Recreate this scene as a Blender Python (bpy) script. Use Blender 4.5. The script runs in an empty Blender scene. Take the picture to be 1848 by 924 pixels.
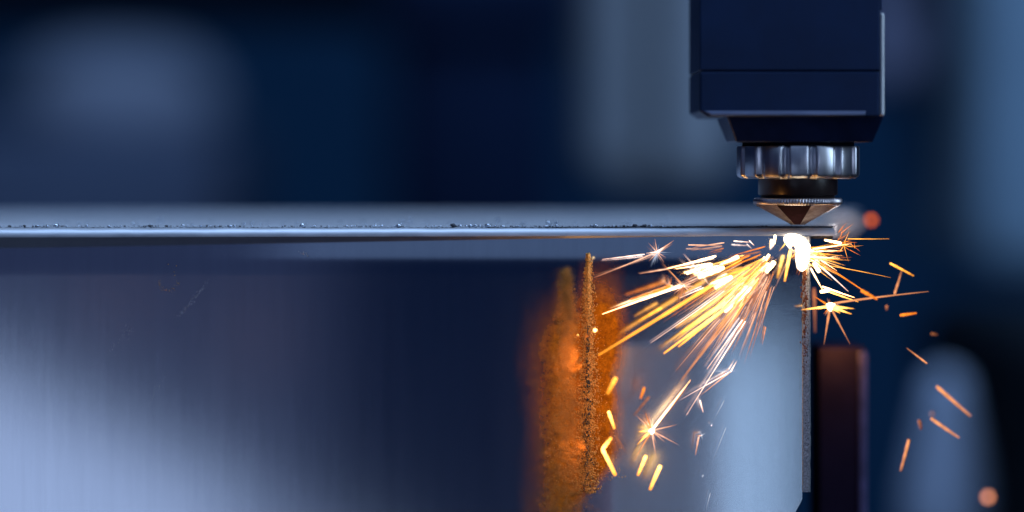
import bpy, bmesh, math, random
from mathutils import Vector, Matrix
random.seed(7)
R = math.radians
sc = bpy.context.scene
C = sc.collection

# ------------------------------------------------------------------ camera
S = 0.15e-3            # metres per photo pixel in the plane of focus (y = 0)
D = 0.77               # camera distance
H = 0.019              # camera height above the steel top
WID = 1848 * S
cd = bpy.data.cameras.new('camera'); cam = bpy.data.objects.new('camera', cd); C.objects.link(cam)
cam.location = (0, -D, H); cam.rotation_euler = (R(90), 0, 0)
cd.sensor_width = 36; cd.lens = 36 * D / WID
cd.shift_y = ((412 - 462) * S - H) / WID
cd.clip_start = 0.01; cd.clip_end = 60
cd.dof.use_dof = True; cd.dof.focus_distance = D
cd.dof.aperture_fstop = cd.lens / 36.0
cd.dof.aperture_blades = 0
sc.camera = cam
sc.render.engine = 'CYCLES'
sc.cycles.use_denoising = True
sc.cycles.use_adaptive_sampling = False
sc.cycles.max_bounces = 6; sc.cycles.transparent_max_bounces = 48
sc.cycles.sample_clamp_indirect = 3; sc.cycles.sample_clamp_direct = 60
sc.cycles.blur_glossy = 0.3
vs = sc.view_settings
vs.view_transform = 'Standard'; vs.look = 'None'; vs.exposure = 0; vs.gamma = 1; vs.use_curve_mapping = False

# ------------------------------------------------------------------ world: the dim blue hall
w = bpy.data.worlds.new('World'); sc.world = w; w.use_nodes = True
bg = w.node_tree.nodes['Background']
bg.inputs[0].default_value = (0.06, 0.20, 0.80, 1); bg.inputs[1].default_value = 0.040

def P(px, py, y=0.0):
    """photo pixel at world depth y -> point"""
    k = (D + y) / D
    return Vector(((px - 924) * S * k, y, H + ((412 - py) * S - H) * k))

def srgb(r, g, b):
    f = lambda c: (c / 255 / 12.92) if c / 255 <= .04045 else ((c / 255 + .055) / 1.055) ** 2.4
    return (f(r), f(g), f(b), 1)

def area(name, loc, target, sx, sy, radiance, color, roll=0, spread=180):
    l = bpy.data.lights.new(name, 'AREA'); l.shape = 'RECTANGLE'; l.size = sx; l.size_y = sy
    l.energy = radiance * math.pi * sx * sy
    l.color = color; l.spread = R(spread)
    o = bpy.data.objects.new(name, l); C.objects.link(o); o.location = loc
    q = (Vector(target) - Vector(loc)).to_track_quat('-Z', 'Y')
    o.rotation_euler = (q.to_matrix().to_4x4() @ Matrix.Rotation(R(roll), 4, 'Z')).to_euler()
    return o

def mirror(px, py, L):
    """where a ray that meets the front face at this pixel and is mirrored reaches the plane y=-L"""
    k = 1 + L / D
    return Vector(((px - 924) * S * k, -L, H + ((412 - py) * S - H) * k))

def face_lamp(name, x0, y0, x1, y1, rad, col, roll=0, L=1.15):
    a = mirror(x0, y0, L); b = mirror(x1, y1, L); c = (a + b) / 2
    return area(name, c, c + Vector((0, 1, 0)), abs(b.x - a.x), abs(a.z - b.z), rad, col, roll)

# area lamps added unseen in front, for their reflections in the steel face
face_lamp('added_low_light', -850, 610, 320, 1500, 0.42, (.56, .71, 1), roll=-24, L=3.0)
face_lamp('added_low_light', -850, 705, 720, 1500, 0.44, (.54, .69, 1), roll=-26, L=2.4)
face_lamp('added_warm_spot', 190, 500, 225, 570, 0.30, (1, .55, .45), L=2.3)
face_lamp('added_warm_spot', 425, 520, 480, 680, 0.10, (1, .62, .50), L=2.3)
face_lamp('added_tall_light', 1285, 600, 1415, 1250, 1.4, (.50, .72, 1), L=1.8)
area('upper_front_light', (0.22, -1.15, 0.33), (0.22, 0, 0.33), 0.75, 0.34, 0.19, (.38, .58, 1))
area('upper_front_light', (-1.0, -1.6, 0.15), (-1.0, 0, 0.15), 1.7, 0.90, 0.065, (.38, .50, 1))
face_lamp('added_warm_light', 1120, 660, 1225, 1150, 0.34, (.75, .58, .80))
# overhead and rear lights of the hall
area('overhead_light', (0.1, -0.38, 0.50), (0, -0.02, 0), 1.6, 0.6, 0.38, (.46, .64, 1))
area('overhead_light', (0.3, 0.2, 1.6), (0, 1.8, 0.1), 2.0, 1.2, 6.0, (.5, .7, 1))
area('side_light', (0.9, -0.35, 0.22), (0.07, 0, 0.06), 0.25, 0.6, 6.5, (.6, .78, 1))
area('side_light', (0.50, -1.1, 0.10), (0.08, 0, 0.02), 0.34, 0.3, 1.9, (.62, .72, 1))
area('rear_light', (-0.5, 1.2, 0.9), (0, 0.05, 0), 1.0, 0.5, 0.9, (.5, .68, 1))

def point(name, loc, watt, rad, col):
    l = bpy.data.lights.new(name, 'POINT'); l.energy = watt; l.shadow_soft_size = rad; l.color = col
    o = bpy.data.objects.new(name, l); C.objects.link(o); o.location = loc; return o
point('spark_fill', P(1058, 650, -.034), .022, .003, (1, .40, .08))  # unseen point lamps added to throw orange light on the slag deposit
point('spark_fill', P(1048, 810, -.034), .009, .003, (1, .40, .08))
point('spark_fill', P(1514, 616, .043), .020, .002, (1, .36, .05))  # unseen lamp added for the orange top of the post

point('spark_fill', P(1512, 402, .024), .0050, .003, (1, .86, .80))  # unseen lamp added to brighten the haze at the lip end

# ------------------------------------------------------------------ materials
def new_mat(name):
    m = bpy.data.materials.new(name); m.use_nodes = True
    n = m.node_tree.nodes; l = m.node_tree.links
    return m, n, l, n['Principled BSDF']

def noise(n, l, scale, detail=4, rough=.6, stretch=None):
    tc = n.new('ShaderNodeTexCoord'); t = n.new('ShaderNodeTexNoise')
    t.inputs['Scale'].default_value = scale; t.inputs['Detail'].default_value = detail; t.inputs['Roughness'].default_value = rough
    if stretch:
        mp = n.new('ShaderNodeMapping'); mp.inputs['Scale'].default_value = stretch
        l.new(tc.outputs['Object'], mp.inputs[0]); l.new(mp.outputs[0], t.inputs[0])
    else:
        l.new(tc.outputs['Object'], t.inputs[0])
    return t

def ramp(n, l, src, stops):
    r = n.new('ShaderNodeValToRGB'); e = r.color_ramp.elements
    e[0].position, e[0].color = stops[0]; e[1].position, e[1].color = stops[1]
    for p, c in stops[2:]:
        k = e.new(p); k.color = c
    l.new(src, r.inputs[0]); return r

def g(v): return (v, v, v, 1)

def metal(name, col, rough, metallic=1.0, nscale=300, var=.35, bump=.1, stretch=None, rvar=.12):
    m, n, l, b = new_mat(name)
    t = noise(n, l, nscale, stretch=stretch)
    r = ramp(n, l, t.outputs[0], [(.3, tuple(c * (1 - var) for c in col) + (1,)), (.7, tuple(min(1, c * (1 + var * .4)) for c in col) + (1,))])
    l.new(r.outputs[0], b.inputs['Base Color'])
    rr = n.new('ShaderNodeMapRange'); rr.inputs[3].default_value = max(.02, rough - rvar); rr.inputs[4].default_value = rough + rvar
    l.new(t.outputs[0], rr.inputs[0]); l.new(rr.outputs[0], b.inputs['Roughness'])
    b.inputs['Metallic'].default_value = metallic
    if bump:
        bu = n.new('ShaderNodeBump'); bu.inputs['Strength'].default_value = bump; bu.inputs['Distance'].default_value = .0002
        l.new(t.outputs[0], bu.inputs['Height']); l.new(bu.outputs[0], b.inputs['Normal'])
    return m

def paint(name, col, rough=.5, nscale=4, var=.3, spec=.03):
    m, n, l, b = new_mat(name)
    t = noise(n, l, nscale, 5)
    r = ramp(n, l, t.outputs[0], [(.3, tuple(c * (1 - var) for c in col) + (1,)), (.7, tuple(c for c in col) + (1,))])
    l.new(r.outputs[0], b.inputs['Base Color']); b.inputs['Roughness'].default_value = rough
    b.inputs['Specular IOR Level'].default_value = spec
    return m

M = {}
M['housing'] = metal('navy_anodised_metal', (.003, .023, .085), .45, metallic=.55, nscale=60, var=.25, bump=.02, rvar=.08)
M['trim'] = metal('brushed_cover_metal', (.80, .87, .95), .55, metallic=.3, nscale=400, var=.3, bump=.3, stretch=(1, 1, .15))
M['taper'] = metal('dark_navy_metal', (.008, .024, .095), .36, metallic=.6, nscale=120, var=.3, bump=.04, rvar=.06)
M['collar'] = metal('turned_steel', (.54, .57, .64), .31, nscale=500, var=.25, bump=.06, stretch=(1, 1, .1), rvar=.07)
M['ring'] = metal('black_ceramic', (.020, .013, .014), .34, metallic=.0, nscale=300, var=.4, bump=.1)
M['rim'] = metal('knurled_steel', (.62, .60, .64), .32, nscale=900, var=.3, bump=.05)
M['dark'] = paint('dark_gap', (.004, .006, .012), .7)

# nozzle: worn copper-brass
m, n, l, b = new_mat('worn_copper')
t = noise(n, l, 900, 6, .7); t2 = noise(n, l, 160, 4, .6)
r = ramp(n, l, t.outputs[0], [(.35, (.28, .22, .20, 1)), (.62, (.50, .46, .45, 1)), (.75, (.66, .63, .62, 1))])
r2 = ramp(n, l, t2.outputs[0], [(.38, (.55, .45, .42, 1)), (.6, (1, 1, 1, 1))])
mx = n.new('ShaderNodeMixRGB'); mx.blend_type = 'MULTIPLY'; mx.inputs[0].default_value = 1
l.new(r.outputs[0], mx.inputs[1]); l.new(r2.outputs[0], mx.inputs[2]); l.new(mx.outputs[0], b.inputs['Base Color'])
b.inputs['Metallic'].default_value = .75; b.inputs['Roughness'].default_value = .42
bu = n.new('ShaderNodeBump'); bu.inputs['Strength'].default_value = .3; bu.inputs['Distance'].default_value = .0002
l.new(t.outputs[0], bu.inputs['Height']); l.new(bu.outputs[0], b.inputs['Normal'])
M['nozzle'] = m

# workpiece top: cold steel with fine grain
M['steel_top'] = metal('steel_top_surface', (.50, .55, .64), .58, nscale=250, var=.25, bump=.25, stretch=(.25, 1, 1))
M['cut_edge'] = metal('dark_cut_edge', (.035, .035, .045), .45, metallic=.7, nscale=2500, var=.6, bump=.6)

# workpiece face: glossy steel, faint grain, scratches, rust-coloured deposit
m, n, l, b = new_mat('steel_face')
tc = n.new('ShaderNodeTexCoord'); sep = n.new('ShaderNodeSeparateXYZ'); l.new(tc.outputs['Object'], sep.inputs[0])
t = noise(n, l, 260, 5, .65, stretch=(1, 1, .05)); t3 = noise(n, l, 45, 3, .5)
rr = n.new('ShaderNodeMapRange'); rr.inputs[3].default_value = .095; rr.inputs[4].default_value = .11
l.new(t.outputs[0], rr.inputs[0])
def math_n(op, a, b_=None, clamp=False):
    k = n.new('ShaderNodeMath'); k.operation = op; k.use_clamp = clamp
    for i, v in enumerate((a, b_)):
        if v is None: continue
        if isinstance(v, (int, float)): k.inputs[i].default_value = v
        else: l.new(v, k.inputs[i])
    return k.outputs[0]
def smooth(src, a, b_, lo=0., hi=1.):
    k = n.new('ShaderNodeMapRange'); k.interpolation_type = 'SMOOTHSTEP'
    k.inputs[1].default_value = a; k.inputs[2].default_value = b_; k.inputs[3].default_value = lo; k.inputs[4].default_value = hi
    l.new(src, k.inputs[0]); return k.outputs[0]
X, Z = sep.outputs[0], sep.outputs[2]
wob = math_n('MULTIPLY', math_n('SUBTRACT', t3.outputs[0], .5), .010)
Xw = math_n('ADD', X, wob)
def px(v): return (v - 924) * S
def pz(v): return (412 - v) * S
left = smooth(Xw, px(925), px(1050)); right = smooth(Xw, px(1138), px(1084))
# widening towards the bottom: at the top only between the ridges
topfade = smooth(Z, pz(500), pz(640))
leftTop = smooth(Xw, px(1040), px(1065))
leftmix = math_n('ADD', math_n('MULTIPLY', left, topfade), math_n('MULTIPLY', leftTop, math_n('SUBTRACT', 1., topfade)))
below = smooth(Z, pz(450), pz(600), 0, 1)
diag = smooth(math_n('ADD', math_n('MULTIPLY', X, -1.05), Z), -1.05 * px(1040) + pz(932), -1.05 * px(1040) + pz(880))
dep = math_n('MULTIPLY', math_n('MULTIPLY', leftmix, right), math_n('MULTIPLY', below, diag))
tg = noise(n, l, 420, 8, .8)
dep = math_n('MULTIPLY', dep, smooth(tg.outputs[0], .30, .50, 1.05, 1.35), True)
colr = ramp(n, l, tg.outputs[0], [(.32, (.20, .045, .001, 1)), (.65, (.80, .29, .008, 1))])
base = ramp(n, l, t.outputs[0], [(.3, (.60, .64, .72, 1)), (.7, (.66, .70, .78, 1))])
l.new(base.outputs[0], b.inputs['Base Color']); b.inputs['Metallic'].default_value = 1
zone = math_n('MULTIPLY', math_n('MULTIPLY', smooth(Z, pz(608), pz(634)), smooth(X, px(1095), px(1125))), smooth(X, px(1330), px(1220)))
l.new(math_n('ADD', rr.outputs[0], math_n('MULTIPLY', zone, .14)), b.inputs['Roughness'])
bu = n.new('ShaderNodeBump'); bu.inputs['Strength'].default_value = .004; bu.inputs['Distance'].default_value = .0002
l.new(t.outputs[0], bu.inputs['Height']); l.new(bu.outputs[0], b.inputs['Normal'])
b2 = n.new('ShaderNodeBsdfPrincipled'); l.new(colr.outputs[0], b2.inputs['Base Color']); b2.inputs['Roughness'].default_value = .75; b2.inputs['Specular IOR Level'].default_value = .1
bu2 = n.new('ShaderNodeBump'); bu2.inputs['Strength'].default_value = .7; bu2.inputs['Distance'].default_value = .0006
l.new(tg.outputs[0], bu2.inputs['Height']); l.new(bu2.outputs[0], b2.inputs['Normal'])
ms = n.new('ShaderNodeMixShader'); l.new(dep, ms.inputs[0]); l.new(b.outputs[0], ms.inputs[1]); l.new(b2.outputs[0], ms.inputs[2])
l.new(ms.outputs[0], n['Material Output'].inputs['Surface'])
M['steel_face'] = m
M['end_wall'] = metal('pitted_cut_steel', (.50, .55, .62), .40, nscale=2200, var=.55, bump=.8)

M['slag'] = metal('orange_slag', (.40, .16, .010), .6, metallic=.0, nscale=1500, var=.5, bump=.4)
M['slag_bead'] = metal('copper_slag_beads', (.95, .50, .14), .30, metallic=.5, nscale=1500, var=.4, bump=.2)
M['bead'] = metal('steel_spatter', (.60, .68, .80), .22, nscale=2500, var=.35, bump=.2)
M['bead_dark'] = metal('dark_spatter', (.06, .07, .09), .35, metallic=.6, nscale=2500, var=.4, bump=.2)
M['speck'] = metal('bright_scratch_metal', (.80, .82, .88), .45, metallic=.5, nscale=2500, var=.3, bump=.2)
M['post'] = paint('blue_steel_post', (.015, .012, .032), .85, 80, .3, .01)

# spark light: strength and colour from the 'glow_colour' attribute of the streak, opacity from 'fade'
def spark_mat(name):
    m = bpy.data.materials.new(name); m.use_nodes = True
    n = m.node_tree.nodes; l = m.node_tree.links; n.clear()
    out = n.new('ShaderNodeOutputMaterial'); em = n.new('ShaderNodeEmission'); tr = n.new('ShaderNodeBsdfTransparent'); mix = n.new('ShaderNodeMixShader')
    a = n.new('ShaderNodeAttribute'); a.attribute_name = 'glow_colour'
    l.new(a.outputs['Color'], em.inputs[0]); em.inputs[1].default_value = 1
    l.new(a.outputs['Alpha'], mix.inputs[0]); l.new(tr.outputs[0], mix.inputs[1]); l.new(em.outputs[0], mix.inputs[2]); l.new(mix.outputs[0], out.inputs[0])
    m.cycles.emission_sampling = 'NONE'
    return m
M['spark'] = spark_mat('glowing_spark')
m = bpy.data.materials.new('white_hot_metal'); m.use_nodes = True
n = m.node_tree.nodes; l = m.node_tree.links; n.clear()
out = n.new('ShaderNodeOutputMaterial'); em = n.new('ShaderNodeEmission'); em.inputs[0].default_value = (1, .74, .48, 1); em.inputs[1].default_value = 9
l.new(em.outputs[0], out.inputs[0]); M['hot'] = m

# ------------------------------------------------------------------ mesh helpers
def link(name, bm, mat, parent=None, smooth_=False, bevel=0, seg=2, auto=None):
    me = bpy.data.meshes.new(name); bmesh.ops.recalc_face_normals(bm, faces=bm.faces[:]); bm.to_mesh(me); bm.free()
    me.materials.append(mat)
    if smooth_:
        for p in me.polygons: p.use_smooth = True
    o = bpy.data.objects.new(name, me); C.objects.link(o)
    if bevel:
        b = o.modifiers.new('bevel', 'BEVEL'); b.width = bevel; b.segments = seg; b.limit_method = 'ANGLE'; b.angle_limit = R(30); b.harden_normals = False
    if auto is not None:
        me.set_sharp_from_angle(angle=R(auto))
    if parent: o.parent = parent; 
    return o

def empty(name, loc=(0, 0, 0)):
    o = bpy.data.objects.new(name, None); C.objects.link(o); o.location = loc; o.empty_display_size = .01
    return o

def tag(o, label=None, cat=None, group=None, kind=None):
    if label: o['label'] = label
    if cat: o['category'] = cat
    if group: o['group'] = group
    if kind: o['kind'] = kind
    return o

def box(bm, x0, x1, y0, y1, z0, z1):
    v = [bm.verts.new((x, y, z)) for z in (z0, z1) for y in (y0, y1) for x in (x0, x1)]
    for f in ((0, 1, 3, 2), (4, 6, 7, 5), (0, 4, 5, 1), (2, 3, 7, 6), (0, 2, 6, 4), (1, 5, 7, 3)):
        bm.faces.new([v[i] for i in f])
    return v

def prism(bm, pts, y0, y1):
    """outline (x,z) extruded from y0 to y1"""
    a = [bm.verts.new((p[0], y0, p[1])) for p in pts]; b = [bm.verts.new((p[0], y1, p[1])) for p in pts]
    bm.faces.new(a); bm.faces.new(b[::-1])
    for i in range(len(pts)):
        j = (i + 1) % len(pts); bm.faces.new((a[i], b[i], b[j], a[j]))

def lathe(bm, prof, segs, cx, cy, rad=None, phase=0, cap=True):
    """prof: list of (r, z); rad(angle, r, i) may reshape the radius"""
    rings = []
    for i, (r, z) in enumerate(prof):
        ring = []
        for k in range(segs):
            a = 2 * math.pi * k / segs + phase
            q = rad(a, r, i) if rad else r
            ring.append(bm.verts.new((cx + q * math.cos(a), cy + q * math.sin(a), z)))
        rings.append(ring)
    for A, B in zip(rings, rings[1:]):
        for k in range(segs):
            j = (k + 1) % segs; bm.faces.new((A[k], A[j], B[j], B[k]))
    if cap:
        bm.faces.new(rings[0][::-1]); bm.faces.new(rings[-1])

_ico = bmesh.new(); bmesh.ops.create_icosphere(_ico, subdivisions=1, radius=1)
ICO_V = [v.co.copy() for v in _ico.verts]; ICO_F = [[v.index for v in f.verts] for f in _ico.faces]; _ico.free()
def blobs(name, items, mat, parent, kind='stuff', jitter=.3):
    """many small uneven lumps joined in one mesh; items = (point, (rx,ry,rz))"""
    V, F = [], []
    for c, r in items:
        o = len(V); q = Matrix.Rotation(random.uniform(0, 6.28), 3, 'Y') @ Matrix.Rotation(random.uniform(0, 6.28), 3, 'Z')
        for v in ICO_V:
            u = q @ v; k = 1 + random.uniform(-jitter, jitter)
            V.append((c[0] + u.x * r[0] * k, c[1] + u.y * r[1] * k, c[2] + u.z * r[2] * k))
        F += [[i + o for i in f] for f in ICO_F]
    me = bpy.data.meshes.new(name); me.from_pydata(V, [], F); me.materials.append(mat)
    for p in me.polygons: p.use_smooth = True
    o = bpy.data.objects.new(name, me); C.objects.link(o); o.parent = parent
    if kind: o['kind'] = kind
    return o

# ------------------------------------------------------------------ the hall behind (far out of focus)
def panel(name, label, cat, rect, y, depth, col, bev=.02, extra=None, rough=.6):
    """an upright machine part; rect is where its front stands"""
    x0, y0, x1, y1 = rect
    a, b = P(x0, y0, y), P(x1, y1, y)
    root = empty(name, ((a.x + b.x) / 2, y, b.z))
    tag(root, label, cat)
    mt = paint(name + '_paint', col, rough)
    bm = bmesh.new(); box(bm, a.x, b.x, y, y + depth, b.z, a.z)
    o = link('casing', bm, mt, bevel=bev, seg=3); o.parent = root; o.matrix_parent_inverse = Matrix.Translation(-root.location)
    return root, a, b, mt

bm = bmesh.new(); box(bm, -6, 6, 3.6, 3.7, -1.2, 4)
tag(link('back_wall', bm, paint('navy_wall', (.013, .062, .15), .8, 1.2)), kind='structure')
bm = bmesh.new(); box(bm, -6, 6, -3, 3.6, -1.3, -1.2)
tag(link('floor', bm, paint('dark_floor', (.03, .04, .06), .7)), kind='structure')

def kid(name, bm, mt, root, bev=.004):
    o = link(name, bm, mt, bevel=bev); o.parent = root; o.matrix_parent_inverse = Matrix.Translation(-root.location); return o

# pale upright column of the gantry behind the head
root, a, b, mt = panel('gantry_column', 'pale grey-blue machine column rising directly behind the cutting head', 'column', (1062, -260, 1330, 350), .80, .18, (.22, .27, .34))
bm = bmesh.new(); box(bm, a.x - .012, b.x + .012, .79, 1.0, a.z - .02, a.z + .06); kid('cap', bm, mt, root)
bm = bmesh.new(); box(bm, b.x - .05, b.x - .042, .7925, .80, b.z + .02, a.z - .04); kid('rail', bm, M['dark'], root, .001)
# lighter hood to the right of the head, ends above the middle
root, a, b, mt = panel('machine_hood', 'greyish machine hood just right of the cutting head, upper area only', 'hood', (1560, -400, 1690, 165), 1.15, .25, (.16, .19, .32))
bm = bmesh.new(); box(bm, a.x + .03, b.x - .03, 1.142, 1.152, b.z + .05, b.z + .14); kid('vent', bm, M['dark'], root, .001)
# teal column at the right edge
root, a, b, mt = panel('control_cabinet', 'teal-grey cabinet at the upper right edge of the picture', 'cabinet', (1768, -420, 2120, 500), 1.05, .3, (.15, .25, .37))
bm = bmesh.new(); box(bm, a.x + .10, b.x - .03, 1.04, 1.052, b.z + .10, a.z - .08); kid('door', bm, mt, root)
# black cabinet lower right
root, a, b, mt = panel('black_cabinet', 'near-black cabinet in the lower right corner behind the sparks', 'cabinet', (1815, 590, 2160, 1500), .55, .3, (.004, .007, .012))
# big dark machine left of middle
root, a, b, mt = panel('dark_machine_body', 'large near-black blue machine body in the upper middle behind the steel', 'machine', (700, 45, 1010, 560), 1.5, .4, (.004, .012, .04))
bm = bmesh.new(); box(bm, a.x - .02, b.x + .02, 1.48, 1.7, a.z, a.z + .05); kid('cap', bm, mt, root)
root, a, b, mt = panel('dark_crossbeam', 'black crossbeam along the top left edge of the picture', 'beam', (-500, -420, 660, 8), 1.1, .3, (.003, .006, .014))
# rounded pale tank far left
cen = P(165, 175, 2.2)
root = empty('round_tank', (cen.x, 2.4, cen.z - .5)); tag(root, 'pale mauve-grey rounded tank at the far upper left', 'tank')
bm = bmesh.new()
prof = []
rw = 195 * S * (D + 2.2) / D
for i in range(17):
    a_ = -math.pi / 2 + math.pi * i / 16
    prof.append((max(.002, rw * math.cos(a_) ** .6), cen.z + 100 * S * (D + 2.2) / D * math.sin(a_)))
lathe(bm, prof, 40, cen.x, 2.4)
tank_m = paint('tank_paint', (.27, .33, .47), .5)
o = link('shell', bm, tank_m, smooth_=True); o.parent = root; o.matrix_parent_inverse = Matrix.Translation(-root.location)
for dx in (-.1, .1):
    bm = bmesh.new(); box(bm, cen.x + dx - .02, cen.x + dx + .02, 2.38, 2.42, -1.2, cen.z - .03)
    kid('leg', bm, paint('leg_paint', (.10, .14, .24)), root)
root, a, b, mt = panel('low_machine_bed', 'dim slate-blue machine bed on the left just above the steel', 'machine', (-500, 225, 400, 620), 1.9, .4, (.07, .10, .18))

# blurred pale cone-shaped guard, lower right
root = empty('cone_guard', tuple(P(1712, 1300, .6))); tag(root, 'pale blue tapering guard standing behind the falling sparks, lower right', 'guard')
bm = bmesh.new()
c0 = P(1712, 715, .6); rr0 = 40 * S * 1.78; c1 = P(1712, 1300, .6)
lathe(bm, [(rr0 * .2, c0.z + .012), (rr0 * .8, c0.z + .008), (rr0, c0.z), (rr0 * 1.9, (c0.z * .72 + c1.z * .28)), (rr0 * 2.6, c1.z)], 40, c0.x, .6 + rr0)
o = link('shell', bm, paint('guard_paint', (.30, .39, .56), .55), smooth_=True); o.parent = root; o.matrix_parent_inverse = Matrix.Translation(-root.location)

# upright square post behind the tube end, lit orange on top by an added point lamp
Yp = .052
a, b = P(1477, 627, Yp), P(1563, 1300, Yp)
root = empty('support_post', ((a.x + b.x) / 2, Yp + .012, b.z)); tag(root, 'dark square post right of the steel, its flat top lit orange', 'post')
bm = bmesh.new(); box(bm, a.x, b.x, Yp, Yp + .026, b.z, a.z)
o = link('bar', bm, M['post'], bevel=.0008, seg=3); o.parent = root; o.matrix_parent_inverse = Matrix.Translation(-root.location)
bm = bmesh.new(); box(bm, b.x - .0022, b.x + .0004, Yp - .0006, Yp + .024, b.z, a.z - .0012)
o = link('edge_strip', bm, metal('violet_steel_edge', (.09, .09, .22), .35, metallic=.6, nscale=200), bevel=.0004); o.parent = root; o.matrix_parent_inverse = Matrix.Translation(-root.location)

# ------------------------------------------------------------------ the steel workpiece
wp = empty('steel_box_section', (0, 0, -.12)); tag(wp, 'long polished steel box section being cut along its top edge', 'steel section')
def wkid(name, bm, mat, **k):
    o = link(name, bm, mat, **k); o.parent = wp; o.matrix_parent_inverse = Matrix.Translation((0, 0, .12)); return o
XL = P(-700, 0, 0).x; XR = P(1462, 0, 0).x; XT = P(1507, 0, 0).x
KY = .0046                # kerf line
RR = .0026
# rounded front lip of the top wall (in front of the kerf)
bm = bmesh.new()
NX = 260
LY = .0012
cols = []
for i in range(NX + 1):
    x = XL + (XT - XL) * i / NX
    rr_ = .00205
    ly = LY - .013 * max(0, min(1, (px(1300) - x) / (px(1300) - px(0)))) ** 1.1
    prof = [(KY, 0.0)] + [(ly + rr_ - rr_ * math.sin(t_), -rr_ + rr_ * math.cos(t_)) for t_ in [math.pi / 2 * i_ / 14 for i_ in range(0, 14)]] + [(ly, -.0021), (KY, -.0021)]
    cols.append([bm.verts.new((x, y, z + (.00004 * math.sin(x * 400) if z > -.0005 else 0))) for y, z in prof])
for A, B in zip(cols, cols[1:]):
    for k in range(len(prof)):
        j = (k + 1) % len(prof); bm.faces.new((A[k], B[k], B[j], A[j]))
bm.faces.new(cols[0]); bm.faces.new(cols[-1][::-1])
wkid('front_lip', bm, M['steel_top'], smooth_=True, auto=40)
# rear part of the top wall; its right end runs obliquely
bm = bmesh.new()
hh = .00042
XB = P(1550, 0, .19).x
pts = [(XL, KY + .0006), (XT - .0006, KY + .0006)]
# ragged near edge
def hx_(x): return .00012 + .00034 * max(0, min(1, (x - px(850)) / (px(1250) - px(850))))
near = []
for i in range(700):
    x = XL + (XT - XL) * i / 699
    near.append((x, KY + .0005 + random.uniform(0, .00025), hx_(x) + random.uniform(-.00010, .00006) * (1 if x < px(1240) else .35)))
top = [bm.verts.new(p_) for p_ in near]; bot = [bm.verts.new((p_[0], p_[1], -.003)) for p_ in near]
bt = [bm.verts.new((XL + (XB - XL) * i / 699+0, .19, hh)) for i in range(700)]
bb = [bm.verts.new((XL + (XB - XL) * i / 699, .19, -.003)) for i in range(700)]
for i in range(699):
    bm.faces.new((top[i], top[i + 1], bt[i + 1], bt[i])); bm.faces.new((bot[i], bb[i], bb[i + 1], bot[i + 1]))
    f = bm.faces.new((top[i], bot[i], bot[i + 1], top[i + 1])); f.material_index = 1
    bm.faces.new((bt[i], bt[i + 1], bb[i + 1], bb[i]))
bm.faces.new((top[0], bt[0], bb[0], bot[0])); bm.faces.new((top[-1], bot[-1], bb[-1], bt[-1]))
o = wkid('top_wall', bm, M['steel_top']); o.data.materials.append(M['cut_edge'])
# front wall below the lip
ZB = P(0, 888, 0).z
def lean(z):
    """the upper band of the face leans back a little and rolls into the flat part"""
    z0 = -.0130; LZ = .008
    if z <= z0: return .0002
    q = min(z, z0 + LZ) - z0; y = .5 * .15 * q * q / LZ
    if z > z0 + LZ: y += .15 * (z - z0 - LZ)
    return .0002 + y
bm = bmesh.new(); zs = [-.0021 - .0002 * i for i in range(128)] + [ZB - .002]
outer = [[bm.verts.new((x, lean(z), z)) for z in zs] for x in (XL, XR - .0021)]
for i in range(len(zs) - 1): bm.faces.new((outer[0][i], outer[1][i], outer[1][i + 1], outer[0][i + 1]))
c1_ = bm.verts.new((XR - .0050, .0002, ZB - .0075)); c2_ = bm.verts.new((XR - .010, .0002, ZB - .02)); c3_ = bm.verts.new((XL, .0002, ZB - .02))
bm.faces.new((outer[0][-1], outer[1][-1], c1_, c2_, c3_))
bk = [bm.verts.new(v) for v in ((XL, .0045, -.0021), (XR - .0021, .0045, -.0021), (XR - .0021, .0045, ZB - .002), (XR - .005, .0045, ZB - .0075), (XR - .010, .0045, ZB - .02), (XL, .0045, ZB - .02))]
bm.faces.new(bk); bm.faces.new((outer[0][0], bk[0], bk[1], outer[1][0]))
for u_, v_, p_, q_ in ((outer[1][-1], c1_, bk[2], bk[3]), (c1_, c2_, bk[3], bk[4]), (c2_, c3_, bk[4], bk[5])): bm.faces.new((u_, p_, q_, v_))
bm.faces.new([*outer[1], bk[2], bk[1]]); bm.faces.new([*outer[0], c3_, bk[5], bk[0]][::-1])
wkid('front_wall', bm, M['steel_face'], smooth_=True, auto=30)
# cut end of the box section
bm = bmesh.new()
ny = 60
colA = []
for i in range(ny + 1):
    z = -.0022 + (ZB + .0022) * i / ny
    j = random.uniform(-.00006, .00006)
    colA.append([bm.verts.new(v) for v in ((XR - .0021, .0002, z), (XR - .0019, -.0001 , z), (XR - .0002 + j, -.00015 + j, z), (XR + j + .0002, .0004, z), (XR + j + .00025, .0032, z), (XR - .0021, .0032, z))])
for A, B in zip(colA, colA[1:]):
    for k in range(6):
        bm.faces.new((A[k], A[(k + 1) % 6], B[(k + 1) % 6], B[k]))
bm.faces.new(colA[0]); bm.faces.new(colA[-1][::-1])
wkid('cut_end', bm, M['end_wall'])
bm = bmesh.new(); prism(bm, [(XL, -.0042), (XR - .006, -.0042), (XR - .006, ZB - .02), (XL, ZB - .02)], .182, .186)
wkid('rear_wall', bm, M['steel_top'])
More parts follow.
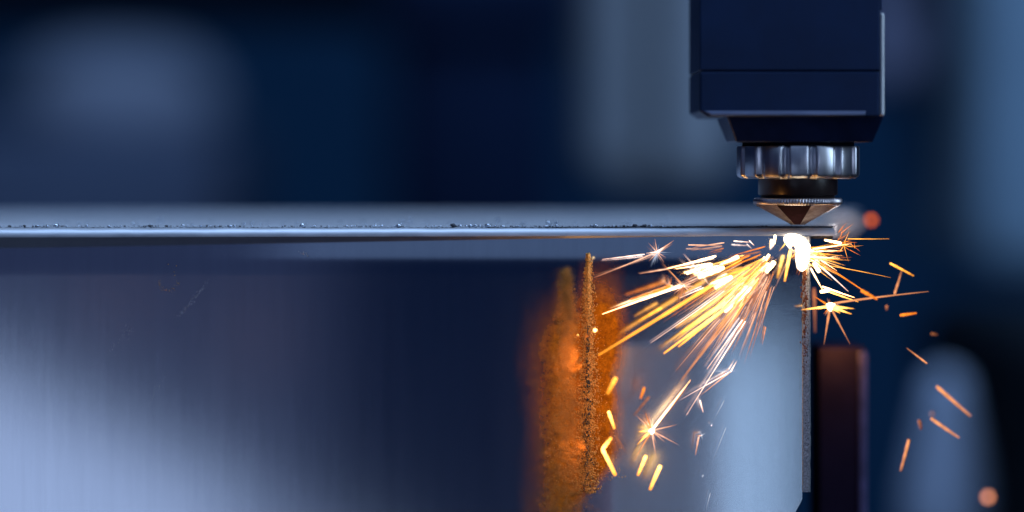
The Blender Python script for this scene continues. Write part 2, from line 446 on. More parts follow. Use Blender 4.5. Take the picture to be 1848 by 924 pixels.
# spatter lying along the cut
items, dk = [], []
for _ in range(900):
    x = random.uniform(px(-20), px(1500))
    cl = .5 + .5 * math.sin(x * 210) * math.sin(x * 77 + 1)
    if random.random() > .25 + .75 * cl: continue
    if x > px(1230) and random.random() < .75: continue
    r = abs(random.gauss(0, .00013)) + .00005
    (items if random.random() < .7 else dk).append(((x, KY + random.uniform(-.0006, .0009), hh + r * .2), (r * random.uniform(1, 2.6), r, r * .9)))
for pxx, py_, rp in ((157, 408, 3), (330, 408, 4), (545, 407, 5), (690, 408, 3), (818, 406, 5), (830, 408, 4), (842, 408, 3), (850, 407, 4), (858, 409, 4), (866, 409, 3), (988, 411, 3), (1005, 408, 4),
                     (1076, 410, 4), (1146, 410, 4), (1163, 409, 4), (1172, 410, 3), (102, 407, 4), (85, 408, 3), (880, 408, 6), (720, 406, 5)):
    q = P(pxx, py_, KY); r = rp * S
    (dk if pxx in (818, 1146, 1163, 1172) else items).append(((q.x, q.y, hh + .3 * r), (r * 1.2, r, r * .75)))
blobs('spatter_beads', items, M['bead'], wp).matrix_parent_inverse = Matrix.Translation((0, 0, .12))
blobs('dark_spatter', dk, M['bead_dark'], wp).matrix_parent_inverse = Matrix.Translation((0, 0, .12))
# blurred spatter further back and nearer on the top
items = []
for _ in range(70):
    x = random.uniform(px(0), px(1150)); y = KY + random.choice((1, 1, 1)) * random.uniform(.008, .05)
    r = random.uniform(.00018, .0005); items.append(((x, y, hh + r * .4), (r, r, r)))
for pxx, yy in ((740, .045), (725, .04), (898, .045), (1004, .02), (990, .02), (1200, .06), (290, .05)):
    items.append(((px(pxx) * (1 + yy / D), yy, hh + .0005), (.0007, .0007, .0007)))
blobs('scattered_spatter', items, M['bead'], wp).matrix_parent_inverse = Matrix.Translation((0, 0, .12))
# pits on the cut end and specks on the face
items = []
for _ in range(260):
    x = px(random.gauss(1457, 1.8)); z = pz(random.uniform(500, 885)); r = random.uniform(.00004, .00015)
    items.append(((x, -.0001, z), (r, r * .5, r * 1.3)))
blobs('pits', items, M['bead_dark'], wp).matrix_parent_inverse = Matrix.Translation((0, 0, .12))
items = []
for _ in range(240):     # rust-dark slag clinging to the top of the cut end
    t_ = random.random() ** 1.4; x = px(random.gauss(1452, 2.6)); z = pz(488 + 190 * t_); r = random.uniform(.0001, .00034) * (1.1 - .6 * t_)
    items.append(((x, -.0001, z), (r, r * .6, r * 1.6)))
blobs('rusty_slag', items, metal('rust_slag', (.20, .07, .035), .5, metallic=.3, nscale=1500, var=.6, bump=.3), wp).matrix_parent_inverse = Matrix.Translation((0, 0, .12))
items = []
def scratch(x0, y0, x1, y1, wd, n_, r0):
    for _ in range(n_):
        t_ = random.random(); k = 1 - abs(t_ - .5) * .8
        x = x0 + (x1 - x0) * t_ + random.gauss(0, wd * k); y = y0 + (y1 - y0) * t_ + random.gauss(0, wd * .6)
        r = random.uniform(.4, 1) * r0; items.append(((px(x), .0002, pz(y)), (r, r * .25, r * random.uniform(1, 3))))
scratch(376, 508, 322, 572, 2.6, 100, .00008)
scratch(238, 588, 198, 640, 6, 45, .00006)
scratch(300, 672, 268, 730, 4, 22, .00005)
scratch(540, 455, 556, 462, 3, 16, .00009)
blobs('scratch_specks', items, M['speck'], wp).matrix_parent_inverse = Matrix.Translation((0, 0, .12))
items = []
for _ in range(46):
    a_ = random.uniform(2.6, 6.8); x = 303 + 17 * math.cos(a_) + random.gauss(0, 2); y = 512 - 12 * math.sin(a_) + random.gauss(0, 2)
    items.append(((px(x), .0001, pz(y)), (.00009, .00005, .00009)))
for x, y in ((303, 477), (318, 480), (314, 491), (315, 497)): items.append(((px(x), .0001, pz(y)), (.00013, .00006, .00015)))
blobs('warm_specks', items, M['slag_bead'], wp).matrix_parent_inverse = Matrix.Translation((0, 0, .12))

# slag ridges that stand on the face, left of the sparks
def crust(name, label, cx0, cx1, top, bot, w0, w1, ya, yb, nb, bead, mat_core, mat2, grow=1.6):
    """a ridge of clinging slag: a lumpy core mass with beads all over it"""
    def wid(t_): return w0 + (w1 - w0) * min(1, t_ * grow) ** .8
    its = []
    for _ in range(nb):
        t_ = random.random(); w_ = wid(t_)
        u = random.gauss(0, .48); r = random.uniform(.3, 1) ** 2 * bead
        y = yb + (ya - yb) * (min(1, abs(u) + random.random() * .3) if abs(yb) < .005 else random.random() ** 1.8)
        c = P(cx0 + (cx1 - cx0) * t_ + u * w_ * .5, top - 14 + (bot - top + 14) * t_, y)
        its.append(((c.x, y, c.z), (r, r * .8, r * 1.25)))
    o = blobs(name, its, mat2, wp); o.matrix_parent_inverse = Matrix.Translation((0, 0, .12)); o['label'] = label
    return o
crust('slag_ridge', 'narrow sharp ridge crusted with bright copper beads', 1062, 1059, 472, 890, 7, 40, -.0001, -.0010, 6500, .00030, M['slag'], M['slag_bead'])
crust('dark_slag_grains', 'dark burnt grains down the middle of the sharp ridge', 1061, 1059, 600, 890, 6, 20, -.0010, -.0016, 600, .00024, None, M['bead_dark'])
crust('slag_ridge', 'soft blurred orange ridge left of the sharp one', 1024, 1022, 498, 935, 14, 78, -.004, -.040, 5200, .00036, M['slag'], M['slag'], 1.1)
its = []
for _ in range(1500):
    t_ = random.random() ** .6; x = 1060 + random.gauss(0, 4 + 26 * t_); z = 500 + 370 * t_
    r = random.uniform(.00004, .00017); its.append(((px(x), -.0001, pz(z)), (r, r * .5, r)))
b_ = blobs('slag_grains', its, M['slag_bead'], wp); b_.matrix_parent_inverse = Matrix.Translation((0, 0, .12))

# ------------------------------------------------------------------ the cutting head
NX_, NY_ = P(1440, 0, .005).x, .005
head = empty('laser_cutting_head', (NX_, NY_, .001)); tag(head, 'navy laser cutting head with scalloped steel collar pointing down at the steel', 'cutting head')
def hk(name, bm, mat, parent=head, **k):
    o = link(name, bm, mat, **k); o.parent = parent
    o.matrix_parent_inverse = Matrix.Translation(-Vector(head.location)) if parent is head else Matrix()
    return o
def hx(v, y=NY_): return P(v, 0, y).x
def hz(v, y=NY_): return P(0, v, y).z
FY = -.017; BY = .027
# upper housing / lower housing with a seam between them
xl, xr = hx(1244, BY), hx(1588, FY)
bm = bmesh.new(); box(bm, xl, xr, FY, BY, hz(127.4, FY), hz(-160, FY)); hk('upper_housing', bm, M['housing'], bevel=.0004, seg=3)
bm = bmesh.new(); prism(bm, [(xl + .0022, hz(211, FY)), (xr, hz(211, FY)), (xr, hz(128.5, FY)), (xl, hz(128.5, FY)), (xl, hz(201, FY))], FY, BY)
hk('lower_housing', bm, M['housing'], bevel=.0006, seg=3)
bm = bmesh.new(); box(bm, xl + .001, xr - .001, FY + .0012, BY - .001, hz(130, FY), hz(124, FY)); hk('seam', bm, M['housing'])
# pale strip along the foot, its colour standing for light off the chamfer
bm = bmesh.new(); prism(bm, [(xl + .0012, hz(200, FY)), (xl + .003, hz(209, FY)), (hx(1560, FY), hz(209, FY)), (hx(1563, FY), hz(200, FY))], FY - .0004, FY + .001)
o = hk('chamfer_sheen', bm, metal('slate_sheen', (.25, .32, .50), .34, nscale=200, var=.3, bump=.05, stretch=(.2, 1, 1)), bevel=.0003)
# side cover plate, its near edge catches the light
bm = bmesh.new(); box(bm, xr + .0002, hx(1597, FY), FY + .0008, BY - .003, hz(209, FY), hz(23, FY)); side = hk('side_plate', bm, M['trim'], bevel=.0009, seg=4)
bm = bmesh.new(); box(bm, xr + .0001, hx(1593.5, FY), FY + .0015, BY - .004, hz(18, FY), hz(-160, FY)); hk('side_cover', bm, M['housing'], bevel=.0003)
for rz in (46, 138, 200):
    bm = bmesh.new(); lathe(bm, [(.0011, 0), (.0011, .0008), (.0007, .0010)], 12, 0, 0)
    bmesh.ops.rotate(bm, verts=bm.verts, cent=(0, 0, 0), matrix=Matrix.Rotation(R(90), 3, 'Y'))
    bmesh.ops.translate(bm, verts=bm.verts, vec=(hx(1597, FY) - .0003, .004, hz(rz, FY)))
    hk('screw', bm, M['collar'], parent=side)
# tapered mount under the housing
def frustum(bm, x0, x1, X0, X1, dy0, dy1, z0, z1):
    lo = [bm.verts.new(v) for v in ((x0, NY_ - dy0, z0), (x1, NY_ - dy0, z0), (x1, NY_ + dy0, z0), (x0, NY_ + dy0, z0))]
    hi = [bm.verts.new(v) for v in ((X0, NY_ - dy1, z1), (X1, NY_ - dy1, z1), (X1, NY_ + dy1, z1), (X0, NY_ + dy1, z1))]
    bm.faces.new(lo[::-1]); bm.faces.new(hi)
    for i in range(4): bm.faces.new((lo[i], lo[(i + 1) % 4], hi[(i + 1) % 4], hi[i]))
bm = bmesh.new(); frustum(bm, hx(1319), hx(1561), hx(1301), hx(1579), .017, .0195, hz(257), hz(210)); hk('tapered_mount', bm, M['taper'], bevel=.0004, seg=2)
bm = bmesh.new(); lathe(bm, [(.0152, hz(266)), (.0152, hz(256))], 64, NX_, NY_); hk('shadow_gap_ring', bm, M['dark'], smooth_=True, auto=40)  # near-black ring paints the shadow in the gap above the collar
# scalloped collar
RC = 111 * S * 1.0065
def scallop(a, r, i):
    n_ = 14; t_ = ((a - R(278)) * n_ / (2 * math.pi)) % 1.0
    d = abs(t_ - .5) * 2          # 0 in mid lobe .. 1 in the groove
    dip = 0 if d < .56 else math.sin((d - .56) / .44 * math.pi / 2) ** 2
    return r * (1 - .085 * dip)
zc0, zc1 = hz(322), hz(264)
bm = bmesh.new(); lathe(bm, [(RC * .93, zc0), (RC * .985, zc0 + .0006), (RC, zc0 + .0013), (RC, zc1 - .0005), (RC * .985, zc1)], 440, NX_, NY_, scallop)
hk('collar', bm, M['collar'], smooth_=True, auto=35)
# black ring
RB = 71.5 * S * 1.0065
bm = bmesh.new(); lathe(bm, [(RB * .93, hz(353)), (RB * .98, hz(352)), (RB, hz(350)), (RB, hz(320))], 96, NX_, NY_); hk('insulator_ring', bm, M['ring'], smooth_=True, auto=40)
bm = bmesh.new(); lathe(bm, [(RB * .97, hz(358)), (RB * .90, hz(352))], 96, NX_, NY_); hk('lower_gap_ring', bm, M['ring'], smooth_=True, auto=40)
# knurled rim
RK = 80 * S * 1.0065
def knurl(a, r, i): return r * (1 - (.030 if (int(a / (2 * math.pi) * 360 + .01) % 4) in (0, 1) else 0) * (1 if 0 < i < 4 else .5))
bm = bmesh.new(); lathe(bm, [(RK * .95, hz(369.5)), (RK * .985, hz(368)), (RK, hz(366)), (RK, hz(360)), (RK * .97, hz(357.5))], 360, NX_, NY_, knurl)
hk('knurled_rim', bm, M['rim'], auto=60)
# faceted nozzle tip
bm = bmesh.new(); ph = R(270 + 22.5 - 11)
lathe(bm, [(.0007, hz(405.3)), (14.5 * S, hz(405.3)), (16 * S, hz(403.6)), (RK * .985, hz(370.5)), (RK * .96, hz(368.5))], 8, NX_, NY_, phase=ph)
hk('nozzle', bm, M['nozzle'], bevel=.00012, seg=2)

nz = bpy.data.objects['nozzle']; nz.data.materials.append(paint('shaded_facet', (.022, .010, .014), .9, 700, .5, .02))  # darker colour on the front facet paints its dark reflection
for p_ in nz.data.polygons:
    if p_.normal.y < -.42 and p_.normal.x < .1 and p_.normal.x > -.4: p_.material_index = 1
# ------------------------------------------------------------------ sparks
KIND = {  # colour*strength at tail, at head, opacity tail, head
    'white':  ((6, 2.6, .9), (9, 6.0, 3.2), .9, 1),
    'hot':    ((8, 4.6, 1.9), (10, 6.6, 3.2), 1, 1),
    'yellow': ((1.3, .42, .03), (2.8, 1.15, .16), .95, 1),
    'gold':   ((2.0, .72, .08), (6, 3.2, .7), .95, 1),
    'orange': ((1.1, .24, .012), (1.7, .45, .04), .85, 1),
    'rose':   ((.75, .30, .16), (1.6, .85, .55), .55, .9),
    'pink':   ((1.6, .9, .7), (3.0, 2.2, 1.8), .8, 1),
    'dim':    ((.40, .13, .06), (.75, .24, .10), .30, .7),
    'brown':  ((.30, .085, .03), (.50, .16, .06), .35, .7),
    'pale':   ((.35, .42, .62), (.8, .85, 1.0), .12, .45),
    'copper': ((.85, .30, .12), (1.1, .42, .17), .35, .95),
}
def streak_data(x0, y0, x1, y1, wpx, kind, Y, curve=0.0, taper=.35, seg=10, sides=6, gain=1.0, V=None, F=None, Cc=None):
    """(x0,y0) tail -> (x1,y1) hot head"""
    own = V is None
    if own: V, F, Cc = [], [], []
    A, B = P(x0, y0, Y), P(x1, y1, Y)
    d = (B - A); L = d.length; d.normalize()
    up = Vector((0, 1, 0)); s = d.cross(up).normalized(); u = s.cross(d)
    c0, c1, a0, a1 = KIND[kind]; o = len(V)
    for i in range(seg + 1):
        t = i / seg
        p = A + d * (L * t) + s * (curve * L * 4 * t * (1 - t))
        k = taper + (1 - taper) * min(1, t * 1.5)
        if t > .95: k *= .75
        k *= 1 + .10 * math.sin(i * 2.3 + x0)
        r = max(.35, wpx * (.78 if wpx > 2.5 else 1)) * S * .5 * k
        # flicker along the length
        fl = gain * (1 + .18 * math.sin(i * 1.9 + y0 * .7))
        col = tuple((c0[j] + (c1[j] - c0[j]) * t) * fl for j in range(3)) + ((a0 + (a1 - a0) * min(1, t * 1.3)),)
        for k_ in range(sides):
            a = 2 * math.pi * k_ / sides
            V.append(p + (s * math.cos(a) + u * math.sin(a)) * r); Cc.append(col)
    for i in range(seg):
        for k_ in range(sides):
            j = (k_ + 1) % sides
            F.append((o + i * sides + k_, o + i * sides + j, o + (i + 1) * sides + j, o + (i + 1) * sides + k_))
    F.append(tuple(o + k_ for k_ in range(sides))[::-1]); F.append(tuple(o + seg * sides + k_ for k_ in range(sides)))
    return V, F, Cc
def mesh_from(name, V, F, Cc, parent=None, loc=None):
    loc = Vector(loc) if loc is not None else V[0].copy()
    me = bpy.data.meshes.new(name); me.from_pydata([tuple(v - loc) for v in V], [], F); me.materials.append(M['spark'])
    at = me.color_attributes.new('glow_colour', 'FLOAT_COLOR', 'POINT')
    at.data.foreach_set('color', [c for q in Cc for c in q])
    o = bpy.data.objects.new(name, me); C.objects.link(o)
    o.visible_shadow = True
    if parent is None: o.location = loc
    else: o.parent = parent; o.location = loc - parent.location
    return o
def spark(x0, y0, x1, y1, wpx, kind, label, group=None, Y=None, **k):
    Y = random.uniform(-.010, -.003) if Y is None else Y
    V, F, Cc = streak_data(x0, y0, x1, y1, wpx, kind, Y, **k)
    return tag(mesh_from('spark', V, F, Cc), label, 'spark', group)
G = 'sparks thrown out by the laser cut'

# --- named single streaks left part (tail end first, hot end second)
single = [
 (1087,468,1163,459,2.6,'pink','short straight pink-white streak just right of the copper ridge top',-.004),
 (1072,501,1180,457,2.6,'rose','long thin dull rose streak reaching the top of the copper ridge',-.006),
 (1303,443,1242,442,2.2,'rose','flat thin pink streak under the lip, upper of the crossed pair',-.004),
 (1250,447,1307,438,2.2,'rose','thin pink streak under the lip, lower of the crossed pair',-.003),
 (1280,455,1306,448,2.4,'dim','short faint copper dash under the crossed pink pair',-.003),
 (1353,437,1324,435,2.2,'pink','short pale dash close under the steel lip before the cut glow',-.003),
 (1361,443,1352,434,2.0,'pink','tiny downturned pale tip at the end of the dash under the lip',-.003),
 (1154,494,1206,485,2.2,'rose','dull rose tail leading into the uppermost white streak',-.004),
 (1204,485,1292,462,4.2,'white','uppermost long white streak of the left fan',-.004),
 (1220,485,1283,475,3.0,'white','white streak pressed below the uppermost white one',-.004),
 (1239,494,1286,477,6.5,'hot','thick white-hot dash left end of the glowing clump',-.005),
 (1260,500,1306,481,14,'hot','thickest white-hot lump in the upper left fan',-.008),
 (1307,476,1333,463,9,'hot','short blunt white-hot dash at top right of the left fan',-.006),
 (1246,499,1353,461,4.0,'orange','long orange streak running through the upper clump',-.010),
 (1285,507,1353,482,6.0,'yellow','broad golden streak below the white upper clump',-.012),
 (1290,520,1321,499,10,'hot','stubby white-hot dash in the middle of the fan',-.008),
 (1307,562,1354,517,13,'hot','widest white-hot spindle in the centre of the fan',-.009),
 (1322,552,1362,505,6,'gold','golden border streak beside the central white spindle',-.011),
 (1382,492,1398,472,10,'hot','oval white-hot drop just left of the dark gap',-.008),
 (1382,470,1388,459,6,'hot','small white-hot drop above the oval one',-.005),
 (1397,440,1399,424,6,'hot','tiny white-hot drop right under the steel lip',-.004),
 (1394,446,1396,441,4,'pink','tiniest pale bead under the drop at the lip',-.003),
 (1087,567,1218,520,4.6,'white','long cream-white streak ending left near the dark gap of the orange deposit',-.006),
 (1216,521,1262,500,2.4,'rose','thin link streak from the small burst up to the fan',-.005),
 (1137,541,1212,516,7.5,'orange','broad blunt orange streak above the long cream-white one',-.014),
 (1152,580,1195,555,5.5,'yellow','short orange-yellow dash between two long streaks',-.012),
 (1080,641,1288,513,8,'yellow','longest golden streak of the fan, blunt at its lower left end',-.014),
 (1226,538,1270,519,2.6,'pink','short fine pink streak above the longest golden streak',-.004),
 (1174,619,1307,525,1.6,'pink','hair-thin white streak under the longest golden streak',-.003),
 (1229,601,1309,546,8,'gold','broad cream-yellow streak with a rounded lower end',-.012),
 (1198,638,1318,551,5.5,'gold','long yellow streak beneath the broad cream one',-.010),
 (1224,626,1344,527,6,'gold','long yellow-white streak ending in the pale steel reflection',-.010),
 (1219,670,1300,575,1.6,'rose','thin rose streak low in the fan, left of three',-.004),
 (1249,663,1330,560,1.6,'rose','thin rose streak low in the fan, middle of three',-.004),
 (1230,686,1312,575,5,'copper','wide copper streak reaching lowest in the middle of the fan',-.011),
 (1276,666,1340,577,3.2,'pink','whitish streak reaching low on the right side of the fan',-.005),
 (1239,749,1345,580,2.2,'pink','lowest reaching thin white streak of the fan',-.004),
 (1296,630,1330,565,2.0,'rose','thin rose streak right of the whitish low one',-.004),
 (1096,711,1112,681,10,'yellow','fat golden dash right of the copper ridge, uppermost of the falling ones',-.018),
 (1156,719,1163,699,6,'orange','small orange dash between ridge and starburst',-.016),
 (1144,750,1172,716,5,'brown','faint brown slanting smear above the starburst',-.018),
 (1109,774,1098,742,7,'gold','short cream dash leaning left under the fat golden one',-.012),
 (1151,858,1166,822,7,'gold','cream-yellow dash lower left of the starburst',-.014),
 (1173,884,1192,840,8,'gold','lowest cream-yellow dash under the starburst',-.014),
 (1130,817,1110,786,4,'brown','faint brown dash above the bent bright streak',-.018),
 (1269,744,1263,722,3,'pink','tiny upright pale dash right of the starburst',-.005),
 (1286,762,1307,723,1.2,'pale','hair-thin pale line over the light blue reflection, upper',-.004),
 (1255,821,1261,788,3.4,'rose','short rosy dash over the light blue reflection',-.007),
 (1284,838,1310,772,1.0,'pale','hair-thin pale line over the light blue reflection, lower',-.004),
 (1274,922,1282,890,1.0,'pale','faint pale tick at the bottom of the light blue reflection',-.004),
 (1267,863,1269,857,3.0,'pale','tiny pale dot over the lower light blue reflection',-.006),
 # right side
 (1416,508,1427,450,7,'gold','upright gold-white streak hanging in the dark gap left of the white core',-.010),
 (1488,433,1518,439,6,'hot','short white-hot dash at the ragged end of the steel lip',-.003),
 (1468,474,1479,491,9,'hot','white-hot droplet low right of the core',-.006),
 (1531,526,1479,479,3.4,'pink','pink-white streak slanting down right from the core',-.004),
 (1583,541,1480,474,3.4,'orange','long orange streak slanting down right from the core',-.006),
 (1583,540,1554,524,7,'orange','blunt orange thickening at the end of the slanting streak',-.014),
 (1484,522,1463,484,3.6,'white','white streak dropping steeply right of the cut end',-.004),
 (1542,537,1484,517,3.6,'white','white slightly drooping streak above the right starburst',-.004),
 (1480,527,1496,523,9,'hot','white-hot knot above the right starburst',-.005),
 (1549,545,1490,524,3.6,'gold','golden streak closing onto the long flat orange one',-.005),
 (1676,526,1505,547,4.4,'copper','long flat orange streak reaching far right',-.007),
 (1649,498,1606,475,5,'yellow','golden slanting dash over the dark blue, top of the T shape',-.010),
 (1627,489,1614,531,5,'copper','copper dash hanging from the golden one, stem of the T shape',-.013),
 (1600,560,1600,551,6,'dim','small dim copper dot below the long flat orange streak',-.018),
 (1654,565,1624,569,6,'orange','short level orange dash right of the long flat streak end',-.012),
 (1636,628,1673,656,3.8,'copper','thin copper dash slanting down right in the dark blue',-.010),
 (1752,751,1690,697,8,'copper','broad copper dash slanting down right, largest over the pale guard',-.020),
 (1731,790,1680,755,7,'copper','second copper dash under the broad one, fading at its lower end',-.018),
 (1625,850,1640,793,7,'copper','steep copper dash left of the pale guard',-.016),
 (1662,775,1658,758,7,'brown','faint brown dash left of the pale guard top',-.022),
 (1692,604,1680,602,5,'brown','barely visible brown fleck over the dark blue',-.022),
 (1605,431,1530,431,1.4,'yellow','fine curved yellow hair running right from the lip end',-.003),
 (1607,501,1500,480,1.2,'yellow','fine long yellow hair drifting right below the fuzz',-.003),
 (1471,600,1469,520,7,'dim','dim upright orange reflection smear behind the edge of the cut end',.025),  # glowing streak stands in for an orange reflection
]
for s_ in single:
    spark(*s_[:6], s_[6], G, Y=s_[7], curve=random.uniform(-.006, .006), taper=(.72 if s_[1] > 650 or s_[5] == 'hot' else .55) if s_[4] >= 5 else .35)
# bent bright streak: one thing of two strokes
rt = empty('spark', tuple(P(1087, 810, -.013))); tag(rt, 'bent cream-yellow streak shaped like an angle bracket beside the ridge', 'spark', G)
mesh_from('stroke', *streak_data(1104, 789, 1087, 811, 8.5, 'gold', -.013, taper=.8), parent=rt, loc=P(1104, 789, -.013))
mesh_from('stroke', *streak_data(1111, 858, 1087, 810, 8.5, 'gold', -.0132, taper=.9), parent=rt, loc=P(1111, 858, -.0132))

# starbursts: core plus rays
def burst(cx, cy, rays, core, label, Y=-.006, ckind='hot'):
    rt = empty('spark_burst', tuple(P(cx, cy, Y))); tag(rt, label, 'spark', G)
    for (x, y, w_, kind) in rays:
        mesh_from('ray', *streak_data(x, y, cx, cy, w_, kind, Y + random.uniform(-.0006, .0006), taper=.15), parent=rt, loc=P(x, y, Y))
    if core:
        V, F, Cc = [], [], []
        c = P(cx, cy, Y); c0 = KIND[ckind][1]
        for v in ICO_V: V.append(c + v * core * S * random.uniform(.7, 1.2)); Cc.append(c0 + (1,))
        F = [tuple(f) for f in ICO_F]
        mesh_from('core', V, F, Cc, parent=rt, loc=c)
    return rt
def rnd_rays(cx, cy, n_, r0, r1, kinds, w0=1, w1=2.4, a0=0, a1=360):
    out = []
    for _ in range(n_):
        a = R(random.uniform(a0, a1)); r = random.uniform(r0, r1)
        out.append((cx + r * math.cos(a), cy - r * math.sin(a), random.uniform(w0, w1), random.choice(kinds)))
    return out
burst(1176, 777, [(1246, 686, 4.6, 'white'), (1240, 700, 4, 'copper'), (1144, 832, 4.5, 'copper'), (1225, 803, 3, 'rose'), (1150, 802, 4, 'gold'), (1152, 779, 5, 'gold'),
      (1184, 826, 3, 'rose'), (1158, 790, 3.6, 'gold'), (1171, 745, 2.4, 'rose'), (1222, 766, 2.6, 'rose'), (1162, 760, 2.4, 'orange')] + rnd_rays(1176, 777, 16, 16, 40, ['rose', 'orange', 'rose', 'dim']), 6,
      'large low starburst at the foot of its own long white trail', -.006)
burst(1498, 553, [(1446, 559, 5, 'gold'), (1541, 557, 6, 'gold'), (1537, 567, 6, 'gold'), (1516, 565, 6, 'gold'), (1487, 622, 5.4, 'copper'), (1534, 621, 4.4, 'copper'), (1468, 534, 4, 'orange'), (1494, 575, 5, 'gold')]
      + rnd_rays(1498, 553, 12, 10, 24, ['rose', 'orange'], 1, 2), 9, 'starburst right of the cut end above the dark post', -.008)
burst(1186, 455, [(1216, 434, 4, 'rose'), (1199, 446, 5, 'pink'), (1166, 457, 2.6, 'pink'), (1175, 482, 1.8, 'pale'), (1181, 478, 1.6, 'pale'), (1213, 456, 1.2, 'pale')] + rnd_rays(1186, 455, 10, 8, 26, ['pale', 'rose'], .8, 1.6), 2.2,
      'small greyish burst under the lip nearest the copper ridge', -.003, 'pink')
burst(1234, 516, [(1195, 474, 1.8, 'copper'), (1262, 505, 3, 'rose'), (1239, 565, 2, 'dim'), (1218, 574, 2, 'dim'), (1222, 548, 2, 'dim'), (1200, 527, 3.4, 'white'), (1216, 530, 3, 'rose')] + rnd_rays(1234, 516, 8, 10, 30, ['rose', 'dim'], 1, 2), 2.5,
      'thin burst with long downward rays on the cream-white streak', -.004, 'white')
burst(1262, 490, rnd_rays(1262, 490, 12, 14, 44, ['pink', 'rose', 'rose'], .9, 2.0), 2, 'fine spiky burst in front of the upper white clump', -.011, 'white')
burst(1208, 515, rnd_rays(1208, 515, 7, 6, 16, ['rose', 'orange'], 1, 2.2), 2, 'tiny burst on the tip of the blunt orange streak', -.013, 'gold')
burst(1319, 670, [(1225, 723, 1.6, 'pink'), (1250, 672, 1.0, 'pale'), (1262, 668, 1.0, 'pale'), (1272, 708, 1.6, 'rose'), (1262, 715, 2.4, 'rose'), (1330, 651, 2.2, 'pink'), (1337, 669, 1, 'pale'), (1280, 700, 1.4, 'pale')], 1.8,
      'pale fan-like burst over the blue reflection with long left rays', -.004, 'pink')
burst(1266, 786, rnd_rays(1266, 786, 7, 4, 13, ['pale', 'rose'], 1, 1.8), 1.4, 'very small pale burst beside the rosy dash', -.004, 'pink')
burst(1284, 768, rnd_rays(1284, 768, 5, 3, 8, ['pale'], .8, 1.4), 1, 'tiniest pale burst on the hair-thin line', -.004, 'pink')

# the sheaf between the clumps: many thin streaks from the cut, alike
ox, oy = 1410, 445
for i in range(110):
    a = R(random.triangular(196, 252, 226)); d0 = random.uniform(30, 120); ln = random.uniform(35, 150)
    jx, jy = random.gauss(0, 7), random.gauss(0, 6)
    x1, y1 = ox + jx + d0 * math.cos(a), oy + jy - d0 * math.sin(a)
    b_ = a + R(random.gauss(0, 3)); x0, y0 = x1 + ln * math.cos(b_), y1 - ln * math.sin(b_)
    kind = random.choice(['rose', 'gold', 'orange', 'yellow', 'rose', 'copper'])
    lab = {'rose': 'thin rosy streak in the dense left sheaf of the cut', 'copper': 'thin coppery streak in the dense left sheaf of the cut', 'gold': 'bright golden streak in the dense left sheaf of the cut',
           'yellow': 'deep yellow streak in the dense left sheaf of the cut', 'orange': 'orange streak in the dense left sheaf of the cut'}[kind]
    spark(x0, y0, x1, y1, random.choice([.6, .8, .9, 1.1, 1.8]), kind, lab, {'rose': 'rosy', 'copper': 'coppery', 'gold': 'golden', 'yellow': 'deep yellow', 'orange': 'orange'}[kind] + ' streaks in the left sheaf', Y=random.uniform(-.012, -.001), taper=.2)
# thin fringe on the underside of the sheaf
for i in range(34):
    a = R(random.triangular(226, 262, 243)); d0 = random.uniform(40, 150); ln = random.uniform(25, 90)
    x1, y1 = ox + d0 * math.cos(a), oy - d0 * math.sin(a)
    x0, y0 = x1 + ln * math.cos(a), y1 - ln * math.sin(a)
    spark(x0, y0, x1, y1, random.choice([1, 1.3, 2]), random.choice(['rose', 'dim', 'copper']), 'fine dull streak on the steep lower fringe of the left sheaf', 'dull streaks on the lower fringe of the left sheaf', Y=random.uniform(-.010, -.002), taper=.2)
# spray to the right of the core
for i in range(46):
    a = R(random.uniform(-48, 14)); d0 = random.uniform(0, 14); ln = random.uniform(25, 72)
    x1, y1 = 1456 + d0, 452 + random.uniform(-6, 22)
    x0, y0 = x1 + ln * math.cos(a), y1 - ln * math.sin(a)
    kind = random.choice(['gold', 'yellow', 'white', 'orange', 'rose'])
    spark(x0, y0, x1, y1, random.choice([.8, 1, 1.4, 2.0]), kind, 'short bright streak fanning right out of the white core', 'short streaks fanning right from the white core', Y=random.uniform(-.008, -.001), taper=.15)
for i in range(26):
    x, y = random.gauss(1516, 14), random.gauss(443, 9); a = R(random.gauss(20, 45)); ln = random.uniform(10, 30)
    spark(x + ln * math.cos(a), y - ln * math.sin(a), x, y, random.choice([.7, .8, 1.1]), random.choice(['orange', 'orange', 'yellow']), 'fine curled ember hair in the fuzz beyond the lip end', 'ember hairs beyond the lip end', Y=random.uniform(-.004, .004), taper=.1, curve=random.uniform(-.06, .06))
# small far sparks that read as discs
def ember(px_, py_, Y, r, col, label):
    V, F, Cc = [], [], []
    c = P(px_, py_, Y)
    for v in ICO_V: V.append(c + v * r); Cc.append(col + (1,))
    return tag(mesh_from('ember', V, [tuple(f) for f in ICO_F], Cc, loc=c), label, 'ember', 'embers drifting out of focus')
ember(1572, 397, .105, .0011, (2.6, .40, .03), 'round orange ember to the right of the nozzle tip')
ember(1783, 897, .115, .0011, (3.4, 1.2, .60), 'round salmon ember in the lower right corner')
ember(1074, 596, -.020, .00035, (16, 9, 3), 'small round cream ember beside the copper ridge')
ember(1682, 747, -.04, .0005, (.5, .22, .14), 'faint brown ember above the second copper dash')
ember(1071, 465, -.01, .0004, (.9, .65, .35), 'dull yellowish ember at the very top of the copper ridge')

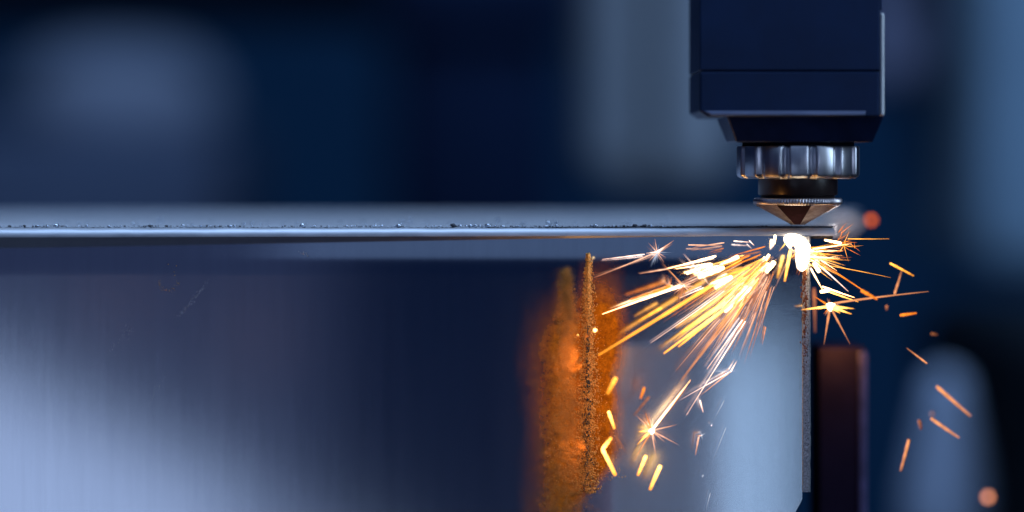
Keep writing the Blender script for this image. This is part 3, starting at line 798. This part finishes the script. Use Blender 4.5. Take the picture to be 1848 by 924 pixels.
# the white-hot core where the beam leaves the cut
rt = empty('molten_core', tuple(P(1445, 455, -.006))); tag(rt, 'white-hot molten core glowing directly under the nozzle tip', 'molten metal')
def lump(name, pts, Y, th):
    """smooth glowing lump from an outline in the plane, rounded in depth"""
    bm = bmesh.new(); cxm = sum(p[0] for p in pts) / len(pts); cym = sum(p[1] for p in pts) / len(pts)
    rings = []
    for t, dy in ((.0, -1), (.55, -.85), (.85, -.5), (1, 0), (.85, .5), (.55, .85), (.0, 1)):
        ring = []
        for p in pts:
            q = P(cxm + (p[0] - cxm) * max(t, .02), cym + (p[1] - cym) * max(t, .02), Y + dy * th); ring.append(bm.verts.new(q))
        rings.append(ring)
    for A, B in zip(rings, rings[1:]):
        for k in range(len(pts)): bm.faces.new((A[k], A[(k + 1) % len(pts)], B[(k + 1) % len(pts)], B[k]))
    bm.faces.new(rings[0]); bm.faces.new(rings[-1][::-1])
    o = link(name, bm, M['hot'], smooth_=True); o.parent = rt; o.matrix_parent_inverse = Matrix.Translation(-rt.location); return o
lump('jet', [(1438, 424), (1452, 430), (1462, 442), (1464, 456), (1459, 470), (1456, 484), (1448, 490), (1442, 484), (1439, 466), (1440, 448), (1438, 436)], -.0022, .0013)
lump('lip_glow', [(1417, 424), (1426, 421), (1440, 423), (1450, 428), (1440, 434), (1432, 438), (1428, 447), (1423, 440), (1418, 432)], -.0012, .001)

# haze volume added for the spark glow around the end of the steel
bm = bmesh.new(); bmesh.ops.create_icosphere(bm, subdivisions=3, radius=1)
c = P(1508, 404, .012)
for v in bm.verts:
    v.co = Vector((v.co.x * .0095 + c.x, v.co.y * .010 + c.y, v.co.z * .0052 * (1 + .3 * v.co.x) + c.z))
m = bpy.data.materials.new('glow_haze_volume'); m.use_nodes = True; n = m.node_tree.nodes; l = m.node_tree.links; n.clear()
out = n.new('ShaderNodeOutputMaterial'); v_ = n.new('ShaderNodeVolumePrincipled'); v_.inputs['Color'].default_value = (.9, .9, .95, 1)
tc = n.new('ShaderNodeTexCoord'); mp = n.new('ShaderNodeMapping'); mp.vector_type = 'TEXTURE'
mp.inputs['Location'].default_value = c; mp.inputs['Scale'].default_value = (.0095, .010, .0056)
gr = n.new('ShaderNodeTexGradient'); gr.gradient_type = 'SPHERICAL'
l.new(tc.outputs['Object'], mp.inputs[0]); l.new(mp.outputs[0], gr.inputs[0])
mu = n.new('ShaderNodeMath'); mu.operation = 'MULTIPLY'; mu.inputs[1].default_value = 140; l.new(gr.outputs['Fac'], mu.inputs[0]); l.new(mu.outputs[0], v_.inputs['Density'])
l.new(v_.outputs[0], out.inputs['Volume'])
tag(link('glow_haze', bm, m, smooth_=True), kind='stuff')

for i in range(26):
    a = R(random.uniform(195, 350)); r0_, r1_ = 0, random.uniform(14, 40)
    cx_, cy_ = random.choice([(1425, 430), (1450, 445), (1452, 462), (1458, 452)])
    mesh_from('ray', *streak_data(cx_ + r1_ * math.cos(a), cy_ - r1_ * math.sin(a), cx_, cy_, random.uniform(.8, 1.8), random.choice(['gold', 'white', 'orange']), -.003, taper=.15), parent=rt, loc=P(cx_, cy_, -.003))
